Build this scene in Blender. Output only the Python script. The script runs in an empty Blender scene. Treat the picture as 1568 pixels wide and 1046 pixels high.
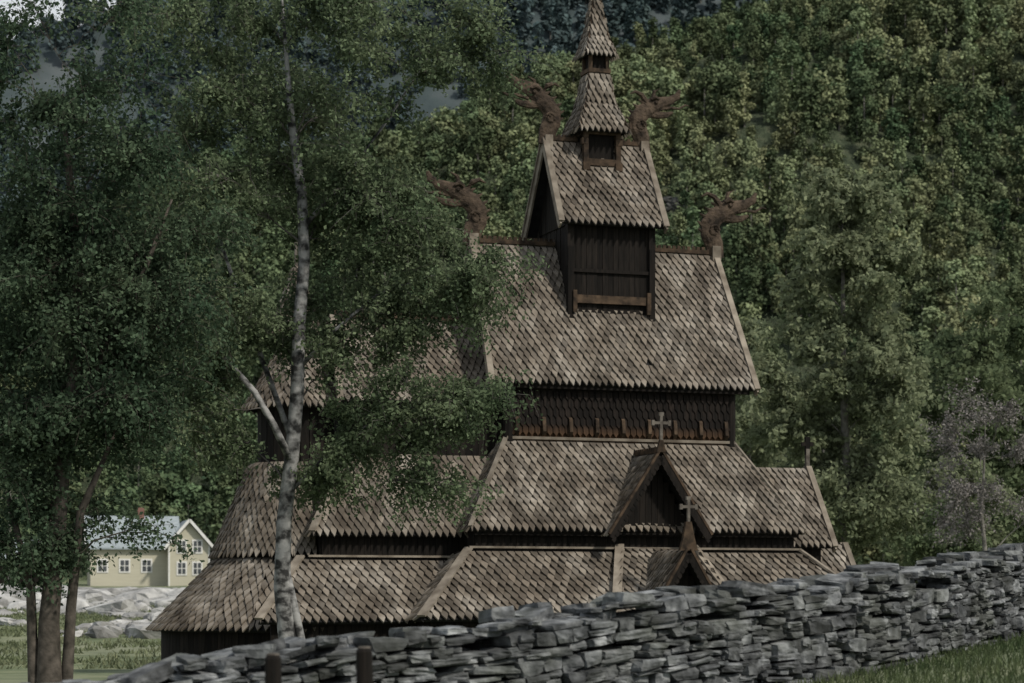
import bpy, math, random
import numpy as np
from mathutils import Vector, Matrix, noise

random.seed(7)
scene = bpy.context.scene
V = Vector

# ------------------------------------------------------------------ helpers
def link(ob, parent=None):
    scene.collection.objects.link(ob)
    if parent: ob.parent = parent
    return ob

def empty(name, loc=(0,0,0), rz=0):
    e = bpy.data.objects.new(name, None)
    e.location = loc; e.rotation_euler = (0,0,rz)
    return link(e)

class MB:
    def __init__(s): s.v=[]; s.f=[]
    def add(s, vs, fs):
        o=len(s.v); s.v.extend([tuple(p) for p in vs]); s.f.extend([tuple(i+o for i in q) for q in fs])
    def box(s, c, h, ax=(1,0,0), ay=(0,1,0), az=(0,0,1)):
        c=V(c); ax=V(ax)*h[0]; ay=V(ay)*h[1]; az=V(az)*h[2]
        vs=[c+ax*i+ay*j+az*k for k in(-1,1) for j in(-1,1) for i in(-1,1)]
        s.add(vs,[(0,2,3,1),(4,5,7,6),(0,1,5,4),(2,6,7,3),(0,4,6,2),(1,3,7,5)])
    def beam(s,p,q,w,t,up=(0,0,1)):
        p=V(p);q=V(q);d=(q-p);L=d.length;d.normalize()
        side=d.cross(V(up)); side.normalize(); n=side.cross(d)
        s.box((p+q)/2,(L/2,w/2,t/2),d,side,n)
    def prism(s,pts,off):
        n=len(pts); off=V(off)
        vs=[V(p) for p in pts]+[V(p)+off for p in pts]
        fs=[tuple(range(n)),tuple(range(2*n-1,n-1,-1))]+[(i,i+n,(i+1)%n+n,(i+1)%n) for i in range(n)]
        s.add(vs,fs)
    def tube(s,pts,rad,n=8,flat=1.0,flat_axis=None,cap=True):
        pts=[V(p) for p in pts]; vs=[];fs=[]
        for i,p in enumerate(pts):
            d=(pts[min(i+1,len(pts)-1)]-pts[max(i-1,0)]).normalized()
            a=V(flat_axis) if flat_axis else (V((0,0,1)) if abs(d.z)<.8 else V((1,0,0)))
            u=(a-d*a.dot(d)).normalized(); w=d.cross(u)
            for k in range(n):
                t=2*math.pi*k/n
                vs.append(p+u*(math.cos(t)*rad[i]*flat)+w*(math.sin(t)*rad[i]))
        for i in range(len(pts)-1):
            for k in range(n):
                a0=i*n+k;b0=i*n+(k+1)%n
                fs.append((a0,b0,b0+n,a0+n))
        if cap:
            fs.append(tuple(range(n))[::-1]); fs.append(tuple(range((len(pts)-1)*n,len(pts)*n)))
        s.add(vs,fs)
    def build(s,name,mat,parent=None,smooth=False):
        me=bpy.data.meshes.new(name); me.from_pydata(s.v,[],s.f); me.update()
        if mat: me.materials.append(mat)
        if smooth: me.polygons.foreach_set('use_smooth',[True]*len(me.polygons))
        return link(bpy.data.objects.new(name,me),parent)

def fast_quads(name, verts, mat):
    n=len(verts)//4
    me=bpy.data.meshes.new(name)
    me.vertices.add(n*4); me.vertices.foreach_set('co',verts.astype(np.float32).ravel())
    me.loops.add(n*4); me.loops.foreach_set('vertex_index',np.arange(n*4,dtype=np.int32))
    me.polygons.add(n); me.polygons.foreach_set('loop_start',np.arange(0,n*4,4,dtype=np.int32))
    try: me.polygons.foreach_set('loop_total',np.full(n,4,dtype=np.int32))
    except Exception: pass
    me.update(calc_edges=True)
    me.materials.append(mat)
    return me

def leaf_quads(rng, C, N, size, asp=.62):
    n=len(C)
    N=N/(np.linalg.norm(N,axis=1,keepdims=True)+1e-9)
    R=rng.normal(size=(n,3)); U=np.cross(N,R); U/=np.linalg.norm(U,axis=1,keepdims=True)+1e-9
    W=np.cross(N,U)
    s=(size*rng.uniform(.6,1.35,(n,1)))
    out=np.empty((n,4,3)); out[:,0]=C-U*s*.5; out[:,1]=C+W*s*asp*.5+N*s*.08; out[:,2]=C+U*s*.5; out[:,3]=C-W*s*asp*.5+N*s*.08
    return out.reshape(-1,3)

# ------------------------------------------------------------------ materials
def base_mat(name):
    m=bpy.data.materials.new(name); m.use_nodes=True
    nt=m.node_tree; nt.nodes.clear()
    out=nt.nodes.new('ShaderNodeOutputMaterial')
    return m,nt,out

def noisy(name,c1,c2,scale=4,rough=.9,bump=.3,island=0,stretch=(1,1,1),c3=None,detail=6,bdist=.02,zgrad=None,lo=.32,hi=.68,patch=None):
    m,nt,out=base_mat(name); N=nt.nodes; L=nt.links
    b=N.new('ShaderNodeBsdfPrincipled'); b.inputs['Roughness'].default_value=rough
    b.inputs['Specular IOR Level'].default_value=.2
    tc=N.new('ShaderNodeTexCoord'); mp=N.new('ShaderNodeMapping'); mp.inputs['Scale'].default_value=stretch
    L.new(tc.outputs['Object'],mp.inputs['Vector'])
    no=N.new('ShaderNodeTexNoise'); no.inputs['Scale'].default_value=scale; no.inputs['Detail'].default_value=detail
    L.new(mp.outputs[0],no.inputs['Vector'])
    cr=N.new('ShaderNodeValToRGB'); cr.color_ramp.elements[0].position=lo; cr.color_ramp.elements[1].position=hi
    cr.color_ramp.elements[0].color=(*c1,1); cr.color_ramp.elements[1].color=(*c2,1)
    if c3:
        e=cr.color_ramp.elements.new(.5); e.color=(*c3,1)
    L.new(no.outputs['Fac'],cr.inputs[0]); col=cr.outputs[0]
    if patch:
        n3=N.new('ShaderNodeTexNoise'); n3.inputs['Scale'].default_value=patch[0]; n3.inputs['Detail'].default_value=5
        L.new(tc.outputs['Object'],n3.inputs['Vector'])
        r3=N.new('ShaderNodeMapRange'); r3.inputs['From Min'].default_value=.45; r3.inputs['From Max'].default_value=.65; r3.inputs['To Max'].default_value=patch[2]
        L.new(n3.outputs['Fac'],r3.inputs[0])
        x3=N.new('ShaderNodeMixRGB'); x3.inputs[2].default_value=(*patch[1],1); L.new(r3.outputs[0],x3.inputs[0]); L.new(col,x3.inputs[1]); col=x3.outputs[0]
    if island:
        g=N.new('ShaderNodeNewGeometry'); mr=N.new('ShaderNodeMapRange')
        mr.inputs['To Min'].default_value=1-island; mr.inputs['To Max'].default_value=1+island
        L.new(g.outputs['Random Per Island'],mr.inputs['Value'])
        hs=N.new('ShaderNodeHueSaturation'); L.new(mr.outputs[0],hs.inputs['Value']); L.new(col,hs.inputs['Color']); col=hs.outputs[0]
    if zgrad:
        sx=N.new('ShaderNodeSeparateXYZ'); L.new(tc.outputs['Object'],sx.inputs[0])
        mr2=N.new('ShaderNodeMapRange'); mr2.inputs['From Min'].default_value=zgrad[0]; mr2.inputs['From Max'].default_value=zgrad[1]
        mr2.inputs['To Min'].default_value=1; mr2.inputs['To Max'].default_value=0
        L.new(sx.outputs[2],mr2.inputs[0])
        mu=N.new('ShaderNodeMath'); mu.operation='MULTIPLY'; L.new(mr2.outputs[0],mu.inputs[0]); L.new(no.outputs['Fac'],mu.inputs[1])
        mx=N.new('ShaderNodeMixRGB'); mx.inputs[2].default_value=(*zgrad[2],1); L.new(mu.outputs[0],mx.inputs[0]); L.new(col,mx.inputs[1]); col=mx.outputs[0]
    L.new(col,b.inputs['Base Color'])
    if bump:
        n2=N.new('ShaderNodeTexNoise'); n2.inputs['Scale'].default_value=scale*3; n2.inputs['Detail'].default_value=8
        L.new(mp.outputs[0],n2.inputs['Vector'])
        bp=N.new('ShaderNodeBump'); bp.inputs['Strength'].default_value=bump; bp.inputs['Distance'].default_value=bdist
        L.new(n2.outputs['Fac'],bp.inputs['Height']); L.new(bp.outputs[0],b.inputs['Normal'])
    L.new(b.outputs[0],out.inputs[0])
    return m

def leafmat(name,c1,c2,scale=.6,trans=.3,objrand=0,isl=.3,zone=None):
    m,nt,out=base_mat(name); N=nt.nodes; L=nt.links
    g=N.new('ShaderNodeNewGeometry'); tc=N.new('ShaderNodeTexCoord')
    no=N.new('ShaderNodeTexNoise'); no.inputs['Scale'].default_value=scale; no.inputs['Detail'].default_value=3
    L.new(tc.outputs['Object'],no.inputs['Vector'])
    cr=N.new('ShaderNodeValToRGB'); cr.color_ramp.elements[0].color=(*c1,1); cr.color_ramp.elements[1].color=(*c2,1)
    cr.color_ramp.elements[0].position=.3; cr.color_ramp.elements[1].position=.7
    L.new(no.outputs['Fac'],cr.inputs[0]); col=cr.outputs[0]
    if zone:   # lighter species stands on the eastern part of the slope
        nz=N.new('ShaderNodeTexNoise'); nz.inputs['Scale'].default_value=zone[0]; nz.inputs['Detail'].default_value=4
        L.new(g.outputs['Position'],nz.inputs['Vector'])
        oi0=N.new('ShaderNodeObjectInfo'); ma=N.new('ShaderNodeMath'); ma.operation='MULTIPLY_ADD'; ma.inputs[1].default_value=.24
        L.new(oi0.outputs['Random'],ma.inputs[0]); L.new(nz.outputs['Fac'],ma.inputs[2])
        mz=N.new('ShaderNodeMapRange'); mz.inputs['From Min'].default_value=.52; mz.inputs['From Max'].default_value=.74; mz.inputs['To Max'].default_value=.85
        L.new(ma.outputs[0],mz.inputs[0])
        sx=N.new('ShaderNodeSeparateXYZ'); L.new(g.outputs['Position'],sx.inputs[0])
        mxx=N.new('ShaderNodeMapRange'); mxx.inputs['From Min'].default_value=-45; mxx.inputs['From Max'].default_value=15
        L.new(sx.outputs[0],mxx.inputs[0])
        mm=N.new('ShaderNodeMath'); mm.operation='MULTIPLY'; L.new(mz.outputs[0],mm.inputs[0]); L.new(mxx.outputs[0],mm.inputs[1])
        xz=N.new('ShaderNodeMixRGB'); xz.inputs[2].default_value=(*zone[1],1); L.new(mm.outputs[0],xz.inputs[0]); L.new(col,xz.inputs[1]); col=xz.outputs[0]
    mr=N.new('ShaderNodeMapRange'); mr.inputs['To Min'].default_value=1-isl; mr.inputs['To Max'].default_value=1+isl
    L.new(g.outputs['Random Per Island'],mr.inputs[0])
    hs=N.new('ShaderNodeHueSaturation'); L.new(col,hs.inputs['Color']); L.new(mr.outputs[0],hs.inputs['Value'])
    col=hs.outputs[0]
    if objrand:
        oi=N.new('ShaderNodeObjectInfo')
        m2=N.new('ShaderNodeMapRange'); m2.inputs['To Min'].default_value=1-objrand; m2.inputs['To Max'].default_value=1+objrand
        L.new(oi.outputs['Random'],m2.inputs[0])
        mul=N.new('ShaderNodeMath'); mul.operation='MULTIPLY'; mul.inputs[1].default_value=7.31; L.new(oi.outputs['Random'],mul.inputs[0])
        fr=N.new('ShaderNodeMath'); fr.operation='FRACT'; L.new(mul.outputs[0],fr.inputs[0])
        m3=N.new('ShaderNodeMapRange'); m3.inputs['To Min'].default_value=.47; m3.inputs['To Max'].default_value=.53
        L.new(fr.outputs[0],m3.inputs[0])
        h2=N.new('ShaderNodeHueSaturation'); L.new(col,h2.inputs['Color']); L.new(m2.outputs[0],h2.inputs['Value'])
        L.new(m3.outputs[0],h2.inputs['Hue']); col=h2.outputs[0]
    d=N.new('ShaderNodeBsdfDiffuse'); L.new(col,d.inputs[0])
    if trans>0:
        t=N.new('ShaderNodeBsdfTranslucent'); mx=N.new('ShaderNodeMixShader'); mx.inputs[0].default_value=trans
        L.new(col,t.inputs[0]); L.new(d.outputs[0],mx.inputs[1]); L.new(t.outputs[0],mx.inputs[2]); L.new(mx.outputs[0],out.inputs[0])
    else: L.new(d.outputs[0],out.inputs[0])
    return m

M_sh   = noisy('weathered_shingle',(.080,.067,.053),(.235,.213,.183),scale=1.4,island=.42,bump=.5,c3=(.145,.126,.103),stretch=(1,1,.6),patch=(.35,(.095,.076,.057),.4))
M_dark = noisy('tarred_wood',(.004,.0035,.003),(.014,.011,.009),scale=3,island=.4,bump=.5,stretch=(4,4,.5))
M_wallw= noisy('tarred_wall_shingles',(.004,.0035,.003),(.015,.011,.009),scale=3,island=.5,bump=.5,stretch=(4,4,.5),zgrad=(6.9,7.35,(.15,.082,.042)))
M_trim = noisy('weathered_trim',(.11,.092,.072),(.25,.22,.18),scale=2.5,island=.2,bump=.4,stretch=(1,1,1))
M_brown= noisy('carved_brown_wood',(.016,.012,.009),(.085,.058,.038),scale=4,island=.2,bump=.6)
M_lite = noisy('weathered_grey_wood',(.06,.052,.045),(.16,.145,.125),scale=5,bump=.5)
M_stone= noisy('grey_slate_stone',(.033,.036,.038),(.225,.235,.24),scale=5,island=.55,bump=1.0,c3=(.105,.111,.116),bdist=.025,detail=10,patch=(1.2,(.065,.07,.058),.6))
M_gap  = noisy('gap_and_shade_black',(.005,.005,.005),(.015,.015,.015),scale=5,bump=0)  # near-black for wall core and roof boarding, and painted shade in the porch door
M_pale = noisy('pale_boulder',(.18,.18,.175),(.42,.42,.41),scale=.9,island=.35,bump=.8,bdist=.1)
M_birch= noisy('birch_bark',(.03,.03,.03),(.30,.30,.295),scale=3.6,bump=.6,stretch=(1,1,1.3),lo=.40,hi=.60)
M_bark = noisy('dark_bark',(.03,.027,.022),(.11,.095,.08),scale=5,bump=.6)
M_twig = noisy('birch_twigs',(.045,.04,.036),(.17,.16,.15),scale=2,bump=.3)
M_bark2= noisy('grey_bark',(.10,.095,.085),(.22,.21,.19),scale=5,bump=.4)

L_birch=leafmat('birch_leaves',(.080,.115,.064),(.165,.205,.120),scale=.7,trans=.4,isl=.45)
L_left =leafmat('dark_leaves',(.042,.072,.045),(.095,.132,.080),scale=.7,trans=.35,isl=.45)
L_olive=leafmat('olive_leaves',(.155,.185,.105),(.235,.265,.165),scale=.3,trans=.4,isl=.25)
L_olive2=leafmat('green_leaves',(.10,.135,.072),(.165,.20,.112),scale=.3,trans=.4,isl=.25)
L_mauve=leafmat('mauve_buds',(.15,.14,.135),(.23,.215,.205),scale=.4,trans=.2)
L_hill =leafmat('hill_foliage',(.066,.100,.054),(.125,.160,.086),scale=.15,trans=.0,objrand=.32,isl=.2,zone=(.022,(.19,.215,.118)))  # foliage colour lightened to stand in for haze over the slope
L_far  =leafmat('hazed_far_foliage',(.052,.078,.080),(.088,.118,.118),scale=.15,trans=.0,objrand=.3,isl=.2)  # bluish tint is distance haze put into the leaf colour

# ------------------------------------------------------------------ world, sun, camera
to_sun=V((.62,-.50,.80)).normalized()
w=bpy.data.worlds.new("World"); scene.world=w; w.use_nodes=True
nt=w.node_tree; bg=nt.nodes.get('Background') or nt.nodes.new('ShaderNodeBackground')
sk=nt.nodes.new('ShaderNodeTexSky'); sk.sky_type='NISHITA'; sk.sun_disc=False
sk.sun_elevation=math.asin(to_sun.z); sk.sun_rotation=math.atan2(to_sun.x,to_sun.y); sk.dust_density=2.0
# broken white cloud over the Nishita sky
tcw=nt.nodes.new('ShaderNodeTexCoord'); nw=nt.nodes.new('ShaderNodeTexNoise'); nw.inputs['Scale'].default_value=3.5; nw.inputs['Detail'].default_value=7
mpw=nt.nodes.new('ShaderNodeMapping'); mpw.inputs['Scale'].default_value=(1,1,2.5); nt.links.new(tcw.outputs['Generated'],mpw.inputs[0]); nt.links.new(mpw.outputs[0],nw.inputs['Vector'])
rw=nt.nodes.new('ShaderNodeMapRange'); rw.inputs['From Min'].default_value=.36; rw.inputs['From Max'].default_value=.56; rw.inputs['To Min'].default_value=.3; rw.inputs['To Max'].default_value=1.0
nt.links.new(nw.outputs['Fac'],rw.inputs[0])
mxw=nt.nodes.new('ShaderNodeMixRGB'); mxw.inputs[2].default_value=(6.9,7.2,7.5,1)
nt.links.new(rw.outputs[0],mxw.inputs[0]); nt.links.new(sk.outputs[0],mxw.inputs[1])
nt.links.new(mxw.outputs[0],bg.inputs[0]); bg.inputs[1].default_value=.10
sl=bpy.data.lights.new('sun','SUN'); sl.energy=3.2; sl.angle=math.radians(4); sl.color=(1,.93,.82)
so=link(bpy.data.objects.new('sun',sl)); so.rotation_mode='QUATERNION'; so.rotation_quaternion=to_sun.to_track_quat('Z','Y')
so.location=(60,-50,80)
cam=bpy.data.cameras.new('camera'); co=link(bpy.data.objects.new('camera',cam)); co.location=(0,0,2.3); co.rotation_euler=(math.radians(90),0,0)
cam.lens=81.2; cam.sensor_width=36; cam.shift_y=.25; cam.clip_end=6000; cam.clip_start=.5
cam.dof.use_dof=True; cam.dof.focus_distance=50; cam.dof.aperture_fstop=1.9
scene.camera=co
scene.view_settings.view_transform='Standard'; scene.view_settings.look='None'; scene.view_settings.exposure=0; scene.view_settings.gamma=1

# ------------------------------------------------------------------ terrain
def sst(a,b,x):
    t=min(1,max(0,(x-a)/(b-a))); return t*t*(3-2*t)
def gh(x,y):
    near=max(-.1,.65+.13*x)
    near=min(near,3.5)
    far=.03*max(0,min(x,40))
    if y>75: far+=3.75*(y-75)/182
    t=sst(40,58,y)
    z=near*(1-t)+far*t
    z+=.08*noise.noise(V((x*.12,y*.12,0)))+.025*noise.noise(V((x*.7,y*.7,3)))
    if y>100: z+=.25*noise.noise(V((x*.08,y*.03,8)))
    if y>330: z-= (y-330)*.02
    return z
def grid(name,xs,ys,fn,mat,smooth=True):
    vs=[(x,y,fn(x,y)) for y in ys for x in xs]; nx=len(xs)
    fs=[(j*nx+i,j*nx+i+1,(j+1)*nx+i+1,(j+1)*nx+i) for j in range(len(ys)-1) for i in range(nx-1)]
    mb=MB(); mb.v=vs; mb.f=fs
    return mb.build(name,mat,None,smooth)
M_grass=noisy('meadow_grass',(.075,.095,.05),(.19,.20,.12),scale=.5,bump=.8,c3=(.12,.145,.078),detail=14,bdist=.15,patch=(.09,(.20,.21,.145),.7))
xs=[-1500,-900,-500,-300,-200,-140,-100,-75]+[-60+i*2.0 for i in range(18)]+[-24+i*.8 for i in range(60)]+[25+i*4 for i in range(10)]+[80,120,200,320,600,1000,1500]
ys=[-60,-40,-20,-10]+[-5+i*.9 for i in range(90)]+[78+i*5 for i in range(50)]+[340,380,450,600,900,1500,2500,4000]
grid('ground',xs,ys,gh,M_grass)

def hillz(x,y):
    ramp=4+.70*(y-300)
    if y<300: ramp=4+ (y-300)*.3
    cap=97+.77*x if x>-11 else 88.5+.38*(x+11)
    cap=min(cap,210)
    cap-=.35*(y-450)*(1 if y>450 else .2)
    ramp+=12*noise.noise(V((x*.018,y*.018,1)))+6*noise.noise(V((x*.05,y*.05,5)))
    cap+=5*noise.noise(V((x*.03,y*.03,9)))
    k=9.0
    return -k*math.log(math.exp(-ramp/k)+math.exp(-cap/k)) if max(abs(ramp),abs(cap))<600 else min(ramp,cap)
M_hill=noisy('hillside_undergrowth',(.03,.042,.024),(.08,.09,.055),scale=.5,bump=1,c3=(.05,.065,.038),bdist=1,detail=10)
grid('hillside',[-330+i*8 for i in range(85)],[290+i*7 for i in range(62)],hillz,M_hill)

def mtz(x,y):
    ramp=10+.85*(y-850)
    crest=395+(.36 if x>-99 else .80)*(x+99)+22*noise.noise(V((x*.012,3,1)))+8*noise.noise(V((x*.05,1,1)))
    crest=min(crest,520)
    z=min(ramp,crest-.3*max(0,y-1300))
    return z+14*noise.noise(V((x*.01,y*.01,2)))+5*noise.noise(V((x*.04,y*.04,2)))
M_mt=noisy('hazed_mountain_ground',(.035,.05,.055),(.085,.10,.105),scale=.03,bump=.5,c3=(.05,.068,.07),bdist=2)  # blue-grey carries the aerial haze in the ground colour itself
grid('mountain',[-900+i*22 for i in range(84)],[840+i*20 for i in range(50)],mtz,M_mt)

# ------------------------------------------------------------------ forest instances
def forest_tree(seed,H,R,mat,nleaf,leaf,kind=0):
    rng=np.random.default_rng(seed)
    C=[];Nn=[]
    nl=18
    for i in range(nl):
        t=rng.uniform(.2,.98)
        rr=R*(1-.7*max(0,t-.5)/.5)*(0.8 if t<.35 else 1)
        a=rng.uniform(0,6.28); q=rng.uniform(.15,.85)*rr
        c=np.array([math.cos(a)*q,math.sin(a)*q,t*H])
        lr=rng.uniform(.2,.42)*R
        n=nleaf//nl
        d=rng.normal(size=(n,3)); d/=np.linalg.norm(d,axis=1,keepdims=True)
        rad=lr*rng.uniform(.3,1.5,(n,1))
        C.append(c+d*rad*np.array([1,1,.95])); Nn.append(d*.7+rng.normal(size=(n,3))*.55+np.array([.15,-.25,.5]))
    q=leaf_quads(rng,np.concatenate(C),np.concatenate(Nn),leaf,.8)
    me=fast_quads('forest_crown',q,mat)
    ob=bpy.data.objects.new('forest_crown_%d'%seed,me)
    return ob
import bmesh
def add_trunk_to(ob,H,mat):
    mb=MB(); mb.tube([(0,0,-1),(.1,0,H*.4),(0,.1,H*.9)],[.16,.13,.04],5)
    bm=bmesh.new(); bm.from_mesh(ob.data)
    vs=[bm.verts.new(v) for v in mb.v]
    for f in mb.f:
        fa=bm.faces.new([vs[i] for i in f]); fa.material_index=1
    bm.to_mesh(ob.data); bm.free(); ob.data.materials.append(mat)
def collection(name,mat,nleaf,leaf):
    c=bpy.data.collections.new(name)
    for s in range(9):
        H=[8,9.5,7,10,8.5,6,9,11,7.5][s]; R=[2.9,2.6,3.2,2.4,3.4,2.6,2.1,1.8,3.6][s]
        ob=forest_tree(s+1,H,R,mat,nleaf,leaf); add_trunk_to(ob,H,M_bark2); c.objects.link(ob)
    return c
def instancer(name,P,S,R,coll):
    me=bpy.data.meshes.new(name); me.from_pydata(P,[],[])
    a=me.attributes.new('sc','FLOAT','POINT'); a.data.foreach_set('value',S)
    a=me.attributes.new('rz','FLOAT','POINT'); a.data.foreach_set('value',R)
    ob=link(bpy.data.objects.new(name,me))
    ng=bpy.data.node_groups.new(name+'_nodes','GeometryNodeTree')
    ng.interface.new_socket('Geometry',in_out='INPUT',socket_type='NodeSocketGeometry')
    ng.interface.new_socket('Geometry',in_out='OUTPUT',socket_type='NodeSocketGeometry')
    N=ng.nodes;L=ng.links
    gi=N.new('NodeGroupInput');go=N.new('NodeGroupOutput'); ip=N.new('GeometryNodeInstanceOnPoints')
    ci=N.new('GeometryNodeCollectionInfo'); ci.inputs['Collection'].default_value=coll
    ci.inputs['Separate Children'].default_value=True; ci.inputs['Reset Children'].default_value=True
    ip.inputs['Pick Instance'].default_value=True
    n1=N.new('GeometryNodeInputNamedAttribute'); n1.data_type='FLOAT'; n1.inputs['Name'].default_value='sc'
    n2=N.new('GeometryNodeInputNamedAttribute'); n2.data_type='FLOAT'; n2.inputs['Name'].default_value='rz'
    cx=N.new('ShaderNodeCombineXYZ'); er=N.new('FunctionNodeEulerToRotation')
    L.new(n2.outputs[0],cx.inputs[2]); L.new(cx.outputs[0],er.inputs[0])
    L.new(gi.outputs[0],ip.inputs['Points']); L.new(ci.outputs[0],ip.inputs['Instance'])
    L.new(er.outputs[0],ip.inputs['Rotation']); L.new(n1.outputs[0],ip.inputs['Scale'])
    L.new(ip.outputs[0],go.inputs[0])
    md=ob.modifiers.new('scatter','NODES'); md.node_group=ng
    return ob
rr=random.Random(3)
near_c=collection('forest_crowns_near',L_hill,1300,.56)
far_c=collection('forest_crowns_far',L_far,420,1.3)
def rockband(x,y):
    t=(x-25)/22
    if t<-.1 or t>1.1: return False
    yc=384+t*12
    return abs(y-yc)<1.4+1.8*noise.noise(V((x*.3,0,0)))
P=[];S=[];R=[]
y=296
while y<530:
    x=-150+rr.uniform(0,4)
    while x<175:
        px=x+rr.uniform(-2.3,2.3); py=y+rr.uniform(-2.3,2.3)
        z=hillz(px,py)
        if not rockband(px,py) and abs(px)<py*.26+12 and z>-2 and rr.random()>.06:
            P.append((px,py,z-1.2)); 
            f=noise.noise(V((px*.03,py*.03,7)))
            S.append(rr.uniform(.5,1.2)*(1+.35*f)); R.append(rr.uniform(0,6.28))
        x+=3.8
    y+=3.7
instancer('hillside_forest',P,S,R,near_c)
P=[];S=[];R=[]
y=900
while y<1480:
    x=-430
    while x<190:
        px=x+rr.uniform(-5,5); py=y+rr.uniform(-5,5)
        if noise.noise(V((px*.012,py*.012,4)))>-.4 and 10+.85*(py-850)<mtz(px,py)+45:
            P.append((px,py,mtz(px,py)-2)); S.append(rr.uniform(1.2,2.2)); R.append(rr.uniform(0,6.28))
        x+=10
    y+=10
instancer('mountain_forest',P,S,R,far_c)

# ------------------------------------------------------------------ stones
bm=bmesh.new(); bmesh.ops.create_cube(bm,size=2); bmesh.ops.subdivide_edges(bm,edges=bm.edges[:],cuts=2,use_grid_fill=True)
SV=[v.co.copy() for v in bm.verts]; SF=[tuple(v.index for v in f.verts) for f in bm.faces]; bm.free()
def stone(mb,c,h,rz=0,rx=0,ry=0,rough=.2,pw=5.0):
    sd=V((random.uniform(0,99),random.uniform(0,99),random.uniform(0,99)))
    M=Matrix.Rotation(rz,3,'Z')@Matrix.Rotation(rx,3,'X')@Matrix.Rotation(ry,3,'Y')
    sk1=random.uniform(-.25,.25); sk2=random.uniform(-.25,.25); sk3=random.uniform(-.3,.3)
    out=[]
    for p in SV:
        k=(abs(p.x)**pw+abs(p.y)**pw+abs(p.z)**pw)**(1/pw)
        q=p/k
        nz=noise.noise_vector(q*.9+sd)*rough; n2=noise.noise_vector(q*2.3+sd)*rough*.55
        q=V((q.x+nz.x+n2.x,q.y+nz.y+n2.y,q.z+(nz.z+n2.z)*.8))
        q.z*=1+sk1*q.x; q.x+=sk3*q.z*.4; q.x*=1+sk2*q.z*.6
        out.append(V(c)+M@V((q.x*h[0],q.y*h[1],q.z*h[2])))
    mb.add(out,SF)

path=[(-8.5,24.0,1.0),(-4.74,24.5,1.25),(-3.42,25.0,1.54),(-1.87,25.9,1.80),(0,27.1,1.99),(1.76,28.4,2.28),(3.3,29.9,2.385),(4.6,31.4,2.55),(5.9,33.3,2.72),(8.43,38.0,3.02),(11.5,42.0,3.3),(16,47,3.6)]
def chaik(p):
    o=[p[0]]
    for a,b in zip(p,p[1:]):
        a=V(a);b=V(b); o.append(tuple(a.lerp(b,.25))); o.append(tuple(a.lerp(b,.75)))
    o.append(p[-1]); return o
path=chaik(path)
cum=[0]
for a,b in zip(path,path[1:]): cum.append(cum[-1]+math.dist(a[:2],b[:2]))
def wp(s):
    s=min(max(s,0),cum[-1]-1e-4)
    for i in range(len(cum)-1):
        if s<=cum[i+1]:
            t=(s-cum[i])/(cum[i+1]-cum[i]); a=V(path[i]);b=V(path[i+1]); d=(b-a); d.z=0
            return a.lerp(b,t), d.normalized(), (path[i+1][2]-path[i][2])/(cum[i+1]-cum[i])
Hw=1.28
mb=MB()
# random masonry: the face is filled in short overlapping panels so that the beds do not run through
for side in (-1,1):
    s0=0
    while s0<cum[-1]:
        seg=random.uniform(.9,1.7)
        zc=random.uniform(-.05,0)
        while zc<Hw:
            ch=random.choice([random.uniform(.055,.09),random.uniform(.08,.13),random.uniform(.13,.2)])
            s=s0+random.uniform(-.25,.12)
            s_end=s0+seg-.03+random.uniform(-.1,.15)
            tilt=random.uniform(-.05,.05)
            while s<s_end:
                big=random.random()
                Ls=random.uniform(.14,.32) if big>.35 else random.uniform(.34,.62)
                if ch>.13: Ls=random.uniform(.22,.5)
                p,d,sl_=wp(s+Ls/2)
                nrm=V((d.y,-d.x,0))*(1 if side<0 else -1)
                off=.25+random.uniform(-.07,.07)+.08*(1-zc/Hw)
                parts=[(0,ch)] if ch<.11 or random.random()<.6 else [(0,ch*.52),(ch*.52,ch*.48)]
                for zo,hc in parts:
                    c=p+nrm*(off+random.uniform(-.02,.02)); c.z=p.z-Hw+zc+zo+hc/2+(s-s0)*tilt+random.uniform(-.01,.01)
                    if not (zc+ch>Hw-.12 and random.random()<.45):
                        stone(mb,c,(Ls/2*.955,.2,hc/2*.91),math.atan2(d.y,d.x)+random.uniform(-.14,.14),random.uniform(-.12,.12),-math.atan(sl_)+tilt+random.uniform(-.07,.07),rough=.15,pw=13)
                s+=Ls
            zc+=ch
        s0+=seg
s=0
while s<cum[-1]:
    Ls=random.uniform(.2,.7); p,d,sl_=wp(s+Ls/2)
    for off in (-.17,.17):
        if random.random()<.7:
            c=p+V((d.y,-d.x,0))*(off+random.uniform(-.05,.05)); c.z=p.z+random.uniform(-.08,.08)
            stone(mb,c,(Ls/2,random.uniform(.14,.25),random.uniform(.03,.09)),math.atan2(d.y,d.x)+random.uniform(-.6,.6),random.uniform(-.15,.15),-math.atan(sl_)+random.uniform(-.22,.22),rough=.18,pw=12)
    s+=Ls*.95
sw=empty('dry_stone_wall'); mb.build('stones',M_stone,sw)
mc=MB()
for i in range(len(path)-1):
    a=V(path[i]);b=V(path[i+1]); d=(b-a); d.z=0; n=V((d.y,-d.x,0)).normalized()*.16
    A=[a-n,a+n,b+n,b-n]
    vs=[p-V((0,0,.14)) for p in A]+[p-V((0,0,Hw+.3)) for p in A]
    mc.add(vs,[(0,1,2,3),(7,6,5,4),(0,4,5,1),(2,6,7,3)])
mc.build('core',M_gap,sw)

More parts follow.
